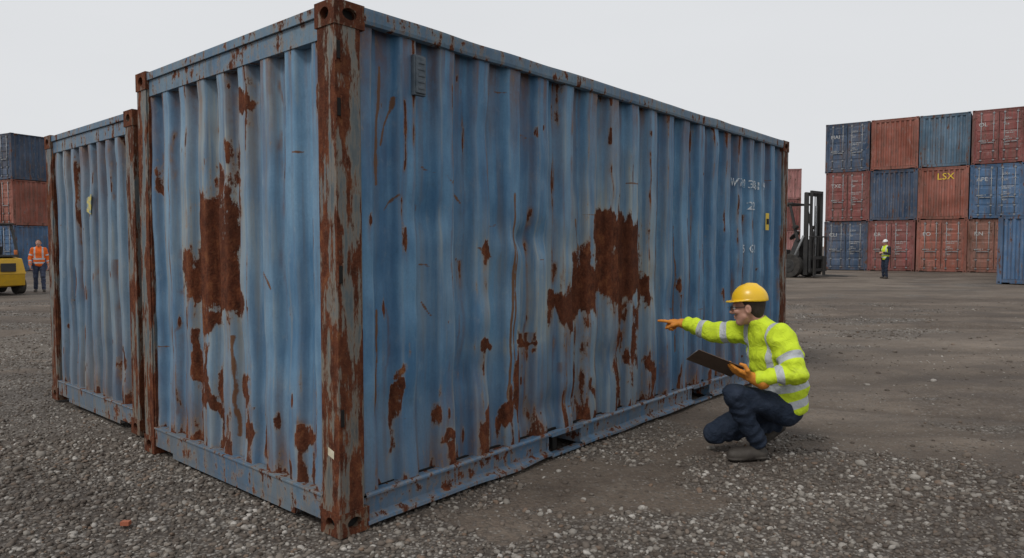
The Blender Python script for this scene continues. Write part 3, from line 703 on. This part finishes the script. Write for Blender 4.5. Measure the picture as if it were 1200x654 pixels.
def make_person(name,J,mats,res,hands,helmet=None,glasses=False,vest=False,M=None):
    e=add_empty(name,M)
    g=lambda k:np.asarray(J[k],float)
    lat=nz_(g('shL')-g('shR'))
    def fold(P,a,f1=9.): return a*((vnoise(P[...,0]*f1,P[...,1]*f1,P[...,2]*f1*1.5)-.5)+.5*(vnoise(P[...,0]*f1*2.3,P[...,1]*f1*2.3+7,P[...,2]*f1*2.8)-.5))
    b=J.get('bulk',1.)
    arms=[(g('sh'+s),g('el'+s),g('wr'+s)) for s in 'LR']
    tA,tB,tC=g('waist'),g('chest'),g('neck')
    def jacket(P):
        d=rc(P,tA,tB,.130*b,.132*b,lat,1.28);d=smin(d,rc(P,tB,tC-(tC-tB)*.15,.125*b,.085,lat,1.5),.05)
        d=smin(d,rc(P,g('pelvis'),tA,.148*b,.132*b,lat,1.2),.04)
        d=smin(d,rc(P,g('shL'),g('shR'),.066*b,.066*b),.04)
        d=smin(d,rc(P,tC-.02*nz_(tC-tB),tC+.035*nz_(tC-tB),.074,.066),.02)
        for a,m,w in arms:
            ax_=nz_(w-m);x1=(P-m)@ax_
            ax0=nz_(m-a);x0=(P-a)@ax0
            ring=.0035*b*np.sin(x1*85+6*vnoise(P[...,0]*8,P[...,1]*8,P[...,2]*8))
            ring0=.0035*b*np.sin(x0*70+6*vnoise(P[...,0]*8+3,P[...,1]*8,P[...,2]*8))
            d=smin(d,rc(P,a,m,.073*b,.060*b)+ring0,.035);d=smin(d,rc(P,m,w,.060*b,.045*b)+ring,.015)
        d=d+fold(P,.019 if b>1 else .014,8.)
        if b>1:
            hh=(P-tA)@nz_(tB-tA);d=d+.004*np.sin(hh*60+7*vnoise(P[...,0]*5,P[...,1]*5,P[...,2]*4))
        ax_=nz_(tB-g('pelvis'));d=np.maximum(d,-((P-g('pelvis'))@ax_)-.10)
        d=np.maximum(d,-rc(P,tC,tC+.2*nz_(tC-tB),.052,.056))
        return d
    def attrs(V):
        dt=np.minimum(rc(V,tA,tB,.13,.13,lat,1.28),np.minimum(rc(V,tB,tC,.125,.085,lat,1.5),rc(V,g('pelvis'),tA,.15,.132,lat,1.2)))
        arm=np.zeros(len(V));best=dt.copy()
        ax_=nz_(tB-tA)
        h_=(V-tA)@ax_;l_=(V-tB)@lat
        tt=np.maximum(.026-np.abs(h_-J.get('b1',.02)),.026-np.abs(h_-J.get('b2',-.13)))
        tt=np.where(h_>J.get('b1',.02),np.maximum(tt,.024-np.abs(np.abs(l_)-.115)),tt)
        st=tt
        for a,m,w in arms:
            for (p,q,c,r1,r2) in ((a,m,.62,.072,.06),(m,w,.45,.06,.044)):
                dd=rc(V,p,q,r1,r2);L=np.linalg.norm(q-p);x=(V-p)@((q-p)/L)
                sel=dd<best-.012;best=np.where(sel,dd,best)
                st=np.where(sel,.024-np.abs(x-c*L),st)
                arm=np.where(sel,1.,arm)
        if vest: st=np.where(arm>.5,-1,st)
        return {'stripe':st,'arm':arm}
    pts=np.array([p for a in arms for p in a]+[g('pelvis'),tC])
    sdf_mesh('jacket',e,jacket,pts.min(0)-.22,pts.max(0)+.15,res,[mats['jacket']],attrs)
    def trous(P):
        d=rc(P,g('hipL'),g('hipR'),.118,.118);d=smin(d,rc(P,g('pelvis'),tA,.12,.11,lat,1.2),.04)
        for s in 'LR':
            ax_=nz_(g('an'+s)-g('kn'+s));x1=(P-g('kn'+s))@ax_
            d2=smin(rc(P,g('hip'+s),g('kn'+s),.100,.074),rc(P,g('kn'+s),g('an'+s),.072,.060)+.004*np.sin(x1*80+5*vnoise(P[...,0]*7,P[...,1]*7,P[...,2]*7)),.012);d=smin(d,d2,.02)
        return d+fold(P,.022,11.)
    pts=np.array([g(k+s) for k in ('hip','kn','an') for s in 'LR'])
    sdf_mesh('trousers',e,trous,np.maximum(pts.min(0)-.17,[-99,-99,.012]),pts.max(0)+.26,res,[mats['trousers']])
    for s in 'LR':
        an=g('an'+s);toe=g('toe'+s);heel=g('heel'+s);nrm=J.get('soleN'+s)
        def boot(P):
            d=smin(rc(P,an+(g('kn'+s)-an)*.12,an,.052,.050),rc(P,heel,(heel+toe)/2,.040,.044),.03)
            d=smin(d,rc(P,(heel+toe)/2,toe,.046,.040),.02)
            up=np.array(nrm if nrm is not None else (0,0,1.));up=nz_(up)
            base=-(((P-heel)@up)+.035)
            d=np.maximum(d,base)
            sole=np.maximum(rc(P,heel,toe,.048,.048),np.abs((P-heel)@up+.030)-.010)
            d=np.minimum(d,sole)
            return np.maximum(d,.002-P[...,2])
        pts=np.array([an,toe,heel]);sdf_mesh('boot_'+s.lower(),e,boot,pts.min(0)-.10,pts.max(0)+.12,min(res,.006),[mats['boots']])
    make_head(e,J['head'],J['F'],J['up'],J['neck'],helmet,glasses,h=min(res,.004) if res<.01 else .008)
    n0=g('neck');hd=g('head');dcol=nz_(hd-n0)
    sdf_mesh('shirt_collar',e,lambda P:np.maximum(rc(P,n0-.03*dcol,n0+.05*dcol,.064,.060),-rc(P,n0+.03*dcol,n0+.3*dcol,.050,.052)),n0-.13,n0+.14,min(res,.006),[mats['shirt']])
    for i,hd_ in enumerate(hands): make_hand('hand_'+('l','r')[i],e,mat=mats['hands'],**hd_)
    return e
relax=[(18,25,15),(22,30,18),(26,32,20),(30,35,20)]
wR=np.array([1.285,5.24,.848]);fR=np.array([-.80,.55,.13])
wL=np.array([1.555,4.50,.578]);fL=nz_([-.92,.03,.36]);NL=np.array([.30,.42,.82]);NL=nz_(NL-fL*(NL@fL));SL=np.cross(fL,NL);SL=SL if SL[1]<0 else -SL
J=dict(pelvis=(1.845,4.77,.40),waist=(1.840,4.77,.50),chest=(1.795,4.76,.69),neck=(1.700,4.755,.878),bulk=1.17,b1=.00,b2=-.115,
 shL=(1.778,4.60,.825),elL=(1.825,4.45,.615),wrL=(1.60,4.50,.575),shR=(1.662,4.92,.83),elR=(1.475,5.06,.80),wrR=(1.32,5.215,.845),
 hipL=(1.845,4.68,.33),hipR=(1.845,4.86,.33),knL=(1.455,4.53,.455),knR=(1.410,4.81,.135),anL=(1.645,4.63,.125),anR=(1.86,4.90,.17),
 heelL=(1.68,4.635,.040),toeL=(1.475,4.60,.040),heelR=(1.895,4.905,.155),toeR=(1.765,4.92,.045),soleNR=(-.62,0,.78),
 head=(1.612,4.765,1.012),F=(-.88,.42,-.10),up=(-.10,.03,1))
hands=[dict(w=wL,f=fL,N=NL,S=SL,curls=[(8,14,10),(10,16,12),(12,18,12),(14,20,12)],thumb=[(.7,.75,.25),(.75,.15,.65),(.9,-.35,.15)]),
 dict(w=wR,f=fR,N=(0.05,.05,-1),S=(-.55,-.83,0),curls=[(2,5,4),(62,75,45),(68,78,45),(70,80,45)],thumb=[(.75,.5,.45),(.8,.0,.6),(.75,-.4,.4)])]
mc=dict(jacket=M_hv,trousers=M_jean,boots=M_boot,shirt=M_shirt,hands=M_glove)
W1=make_person('crouching_worker',J,mc,.0075,hands,M_hely,True)
CB=add_empty('clipboard')
cen=wL+fL*.235+NL*.022-SL*.055;Lx=fL;Wx=SL
CB.matrix_world=Matrix(((Lx[0],Wx[0],NL[0],cen[0]),(Lx[1],Wx[1],NL[1],cen[1]),(Lx[2],Wx[2],NL[2],cen[2]),(0,0,0,1)))
mb=MB();mb.box(-.16,.16,-.115,.115,-.002,.002,0);mb.box(-.145,.135,-.105,.105,.0022,.005,1)
mb.box(.118,.150,-.06,.06,.0055,.016,2);mb.cyl((.15,-.05,.012),(.15,.05,.012),.006,8,2)
add_obj('board_paper_clip',mb.mesh('cb',[simple_mat('hardboard_brown',(.085,.055,.038),(.12,.08,.055),15,.6),simple_mat('paper',(.75,.75,.72),(.7,.7,.68),5,.8),M_steel]),CB)
def standing(name,x,y,face,mats,helmet,vest,walk=0.0,armpose='front',sc=1.):
    f=nz_([math.cos(face),math.sin(face),0]);l=np.array([-f[1],f[0],0])
    p=lambda a,b,c:f*a+l*b+np.array([0,0,c])
    J=dict(pelvis=p(0,0,.96),waist=p(0,0,1.10),chest=p(.0,0,1.32),neck=p(0,0,1.50),b1=.02,b2=-.11,
     shL=p(0,.17,1.43),shR=p(0,-.17,1.43),hipL=p(0,.09,.93),hipR=p(0,-.09,.93),knL=p(.05+walk*.5,.11,.52),knR=p(.03-walk*.3,-.11,.52),
     anL=p(walk,.12,.12),anR=p(-walk,-.12,.12),heelL=p(walk-.04,.12,.04),heelR=p(-walk-.04,-.12,.04),toeL=p(walk+.15,.14,.04),toeR=p(-walk+.15,-.14,.04),
     head=p(.03,0,1.655),F=f*1.0+np.array([0,0,-.15]),up=(0,0,1))
    if armpose=='front':
        J.update(elL=p(.02,.25,1.16),elR=p(.02,-.25,1.16),wrL=p(.22,.10,1.20),wrR=p(.22,-.10,1.20))
        hs=[dict(w=p(.24,.08,1.20),f=f*.8-l*.5,N=-l*.6+np.array([0,0,-.6]),S=(0,0,1),curls=relax,thumb=[(.7,.6,.2)]*3,h=.006),
            dict(w=p(.24,-.08,1.20),f=f*.8+l*.5,N=l*.6+np.array([0,0,-.6]),S=(0,0,1),curls=relax,thumb=[(.7,.6,.2)]*3,h=.006)]
    else:
        J.update(elL=p(-.04,.24,1.15),elR=p(.02,-.25,1.15),wrL=p(.04,.27,.90),wrR=p(.14,-.24,.92))
        hs=[dict(w=p(.05,.27,.88),f=(f*.2+np.array([0,0,-1])),N=-l,S=f,curls=relax,thumb=[(.7,.6,.2)]*3,h=.006),
            dict(w=p(.15,-.24,.90),f=(f*.3+np.array([0,0,-1])),N=l,S=f,curls=relax,thumb=[(.7,.6,.2)]*3,h=.006)]
    return make_person(name,J,mats,.014,hs,helmet,False,vest,Matrix.Translation((x,y,0))@Matrix.Scale(sc,4))
standing('standing_worker',16.45,30.8,math.radians(200),dict(jacket=M_hvr,trousers=M_jean,boots=M_boot,shirt=M_shirt,hands=M_skin),M_helw,True,.04,'front',.95)
standing('standing_worker',-14.75,21.8,math.radians(-60),dict(jacket=M_hvo,trousers=simple_mat('dark_blue_trousers',(.03,.045,.09),(.05,.06,.1),10,.8),boots=M_boot,shirt=M_shirt,hands=M_skin),None,False,.10,'down',.92)
# ------------------------------------------------------------ ground
ca,sa=math.cos(TH),math.sin(TH)
def localA(x,y): 
    dx=x+.837;dy=y-3.34;return dx*ca+dy*sa,-dx*sa+dy*ca
def localB(x,y):
    dx=x+2.80;dy=y-5.2;return dx*ca+dy*sa,-dx*sa+dy*ca
def tracks(x,y):
    """compacted wheel tracks crossing the yard: 0..1"""
    t=0
    for (y0,sl,cv,w,x0) in ((7.2,.06,.010,.20,1.0),(8.9,.06,.010,.24,1.0),(12.5,-.03,.004,.35,-30),(14.6,-.03,.004,.35,-30),(5.6,-.22,.03,.15,2.2),(6.3,-.22,.03,.12,2.4),(18.5,.02,0,.5,-40),(22,.02,0,.6,-40)):
        c=y0+sl*(x-2)+cv*(x-2)**2+(vnoise(x*.35+y0,y0+0*x)-.5)*.8
        t=np.maximum(t,np.exp(-((y-c)/w)**2)*sstep(x0-1,x0+.5,x))
    return t
def gmask(x,y):
    n=fbm(x*.45+3.1,y*.8+1.7,.5,4);n2=fbm(x*1.7,y*2.4,5.5,3)
    g=n*1.3+n2*.6-.44
    u,v=localA(x,y)
    g=g+.10*np.exp(-(np.clip(-u,0,None)/1.2)**2)*(v>-.5)
    g=g+.12*sstep(.5,-4,x)*sstep(11,6,y)+.15*sstep(4.5,3.2,y)
    g=g-.24*sstep(1.4,3.0,x)*sstep(3.4,5.0,y)
    g=g-.32*np.exp(-((v+.45)/.40)**2)*(u>.5)*(u<5)
    g=g-.25*np.exp(-((x-.9)/.6)**2-((y-3.9)/.35)**2)
    g=g-.20*tracks(x,y)
    return sstep(.42,.60,g)
def gh(x,y):
    r=np.sqrt(x*x+y*y);f=1/(1+(r/40)**2)
    h=(fbm(x*.5,y*.5,1.1,3)-.5)*.05+(fbm(x*3,y*3,2.1,3)-.5)*.030-.010-.022*tracks(x,y)
    u,v=localA(x,y);d=np.maximum(np.maximum(-u,u-LA),np.maximum(-v,v-WA));k=sstep(-.1,.5,d)
    d2=np.hypot(x-1.68,y-4.75);k=k*(.15+.85*sstep(.3,.9,d2))
    return h*f*k-.006
def axis(lo,hi,st,far,g=1.16):
    a=list(np.arange(lo,hi,st));s=st;x=lo
    while x>-far: s*=g;x-=s;a.insert(0,x)
    x=a[-1];s=st
    while x<far: s*=g;x+=s;a.append(x)
    return np.array(a)
xs=axis(-8,11,.05,1800,1.10);ys=axis(1.,13,.05,1800,1.10)
Xg,Yg=np.meshgrid(xs,ys,indexing='ij');Zg=gh(Xg,Yg);G=gmask(Xg,Yg)
I=np.arange(Xg.size).reshape(Xg.shape)
Q=np.stack([I[:-1,:-1],I[1:,:-1],I[1:,1:],I[:-1,1:]],-1).reshape(-1,4)
def damp(nt,v): # damp, muddy areas (world-space, shared by ground sheet and loose stones)
    return nt.mr(nt.noise(nt.mapping(v,(.55,.95,0)),1.0,4,.6),.47,.60)
def ground_mat():
    m,nt,b=newmat('gravel_and_dirt');v=nt.n('ShaderNodeTexCoord').outputs['Object'];g=nt.attr('gravel')
    n=nt.n('ShaderNodeTexVoronoi',{'Vector':v,'Scale':48.});d1,cA=n.outputs['Distance'],n.outputs['Color']
    sp=nt.n('ShaderNodeSeparateColor',{0:cA});ca_=sp.outputs[0];cb_=sp.outputs[1]
    s1=nt.ramp(ca_,[(0,(.075,.063,.053)),(.5,(.165,.146,.128)),(1,(.34,.315,.285))])
    s1=nt.mix(nt.mr(d1,.3,.6,0,.75),s1,(.050,.041,.034,1))
    n5=nt.noise(v,5,4,.7);n30=nt.noise(v,32,5,.7);lo=nt.noise(v,.55,5,.6)
    dirt=nt.mix(nt.mr(lo,.40,.60),(.088,.064,.048,1),(.190,.150,.118,1))
    dirt=nt.mix(nt.mr(nt.noise(nt.mapping(v,(.22,1.5,1)),1.,5,.65),.45,.60,0,.65),dirt,(.070,.051,.039,1))
    dirt=nt.mix(nt.mr(n5,.5,.68,0,.5),dirt,(.225,.188,.153,1))
    dirt=nt.mix(nt.mr(n30,.35,.7,0,.5),dirt,(.21,.175,.143,1))
    dirt=nt.mix(nt.mr(nt.attr('track'),.2,.9,0,.6),dirt,(.060,.044,.034,1))
    spk=nt.mr(cb_,.70,.73)
    dirt=nt.mix(nt.math('MULTIPLY',spk,.6),dirt,s1)
    gm=nt.mr(nt.math('ADD',g,nt.math('MULTIPLY',nt.math('SUBTRACT',n5,.5),.9)),.25,.75)
    col=nt.mix(gm,dirt,s1)
    col=nt.mix(nt.mr(nt.noise(v,.10,4),.44,.58,0,.4),col,(.23,.195,.16,1))
    col=nt.mix(nt.mr(nt.noise(nt.mapping(v,(.05,.35,1)),1.,4,.6),.46,.60,0,.5),col,(.088,.070,.056,1))
    dm=damp(nt,v)
    col=nt.mix(nt.math('MULTIPLY',dm,.50),col,(.050,.038,.030,1))
    setin(m,b,Base_Color=col,Roughness=nt.mr(dm,0,1,.94,.72),Specular_IOR_Level=.22)
    h=nt.math('ADD',nt.math('MULTIPLY',nt.math('SUBTRACT',1.,d1),.6),nt.math('MULTIPLY',n30,.9))
    bump(nt,b,h,.75,.02)
    return m
add_obj('gravel_ground',np_mesh('ground',np.stack([Xg,Yg,Zg],-1).reshape(-1,3),Q,[ground_mat()],{'gravel':G.ravel(),'track':tracks(Xg,Yg).ravel()}))
def ico(sub):
    import bmesh
    bm=bmesh.new();bmesh.ops.create_icosphere(bm,subdivisions=sub,radius=1.0)
    V=np.array([v.co[:] for v in bm.verts]);F=np.array([[v.index for v in f.verts] for f in bm.faces]);bm.free();return V,F
def stones(n,x0,x1,y0,y1,rmin,rmax,sub,pw,keep,seed):
    r=np.random.default_rng(seed);x=r.uniform(x0,x1,n);y=r.uniform(y0,y1,n)
    g=gmask(x,y);k=r.random(n)<keep+(1-keep)*g
    u,v=localA(x,y);k&=~((u>.03)&(u<LA)&(v>.03)&(v<WA));u,v=localB(x,y);k&=~((u>.03)&(u<LB)&(v>.03)&(v<WB))
    x=x[k];y=y[k];n=len(x);s=rmin+(rmax-rmin)*r.random(n)**pw
    k=(np.hypot(x-1.57,y-4.62)>.13)|(s<.009);x=x[k];y=y[k];s=s[k];n=len(x)
    V,F=ico(sub);nv=len(V)
    sc=np.stack([s*r.uniform(.8,1.35,n),s*r.uniform(.7,1.1,n),s*r.uniform(.45,.8,n)],-1)
    P=V[None]*(1+.30*(r.random((n,nv,1))-.5))
    P=P*sc[:,None,:]
    a=r.uniform(0,6.28,n);t=r.normal(0,.3,n)
    c,s_=np.cos(t)[:,None],np.sin(t)[:,None];P=np.stack([P[...,0]*c-P[...,2]*s_,P[...,1],P[...,0]*s_+P[...,2]*c],-1)
    c,s_=np.cos(a)[:,None],np.sin(a)[:,None];P=np.stack([P[...,0]*c-P[...,1]*s_,P[...,0]*s_+P[...,1]*c,P[...,2]],-1)
    z=gh(x,y)+sc[:,2]*.3
    P+=np.stack([x,y,z],-1)[:,None,:]
    FF=(F[None]+(np.arange(n)*nv)[:,None,None]).reshape(-1,3)
    return P.reshape(-1,3),FF,np.repeat(r.random(n),nv)
m_st,nt,b=newmat('gravel_stone')
cc=nt.attr('tone');v=nt.n('ShaderNodeTexCoord').outputs['Object']
col=nt.ramp(cc,[(0,(.070,.056,.046)),(.35,(.125,.104,.087)),(.6,(.185,.163,.139)),(.66,(.17,.112,.077)),(.72,(.22,.198,.172)),(.93,(.33,.307,.275)),(1,(.50,.47,.43))])
col=nt.mix(nt.mr(nt.noise(v,60,3,.7),.35,.7,0,.45),col,(.11,.088,.070,1))
col=nt.mix(nt.math('MULTIPLY',damp(nt,v),.42),col,(.060,.047,.038,1))
setin(m_st,b,Base_Color=col,Roughness=.85,Specular_IOR_Level=.25)
parts=[stones(40000,-5.5,6.0,1.6,5.2,.005,.020,2,2.4,.08,5),
       stones(90000,-8,9,1.6,9.5,.005,.015,1,1.8,.06,6),
       stones(40000,-14,14,8,18,.008,.022,1,1.8,.05,8),
       stones(900,-8,9,2.0,14,.016,.036,2,2.2,.4,9)]
off=0;VV=[];FF=[];CC=[]
for P,F,c in parts: VV.append(P);FF.append(F+off);CC.append(c);off+=len(P)
add_obj('loose_gravel',np_mesh('loose_gravel',np.concatenate(VV),np.concatenate(FF),[m_st],{'tone':np.concatenate(CC)}))
V,F=ico(2);V=np.round(V*1.4)/1.4*np.array([.03,.02,.014])+np.array([-1.98,3.52,.012])
add_obj('brick_fragment',np_mesh('brick',V,F,[simple_mat('brick',(.35,.10,.05),(.3,.12,.07),40,.9)],None,False))
# ------------------------------------------------------------ sky / light
w=bpy.data.worlds.new('World');scene.world=w;w.use_nodes=True;nt=NT(w.node_tree);bg=w.node_tree.nodes['Background']
EL,AZ=math.radians(50),math.radians(222)
sky=nt.n('ShaderNodeTexSky',sky_type='NISHITA');sky.sun_disc=False;sky.sun_elevation=EL;sky.sun_rotation=AZ;sky.air_density=1.5;sky.dust_density=6
hs=nt.n('ShaderNodeHueSaturation',{'Saturation':.12,'Value':1.0,'Color':sky.outputs[0]}).outputs[0]
tcv=nt.n('ShaderNodeTexCoord').outputs['Generated']
zz=nt.n('ShaderNodeSeparateXYZ',{0:tcv}).outputs[2]
cl=nt.mix(nt.mr(zz,0,.7),(8.3,8.45,8.65,1),(7.5,7.7,8.0,1))
cl=nt.mix(nt.mr(nt.noise(nt.mapping(tcv,(1,1,3)),1.6,4,.5),.35,.65,0,.4),cl,(7.2,7.35,7.6,1))
mixc=nt.mix(.90,hs,cl)
w.node_tree.links.new(mixc,bg.inputs[0]);bg.inputs[1].default_value=.10
sd=bpy.data.lights.new('sun','SUN');sd.energy=1.5;sd.angle=math.radians(12);sd.color=(1,.97,.93)
so=bpy.data.objects.new('sun',sd);COL.objects.link(so)
dv=Vector((math.sin(AZ)*math.cos(EL),math.cos(AZ)*math.cos(EL),math.sin(EL)))
so.rotation_euler=dv.to_track_quat('Z','Y').to_euler()
scene.view_settings.view_transform='Standard';scene.view_settings.look='None';scene.view_settings.exposure=0
cam=bpy.data.cameras.new('camera');co=bpy.data.objects.new('camera',cam);COL.objects.link(co);scene.camera=co
cam.sensor_width=36;cam.lens=24.57;cam.clip_end=6000
co.location=(0,0,1.43);co.rotation_euler=(math.radians(90-2.70),0,0)
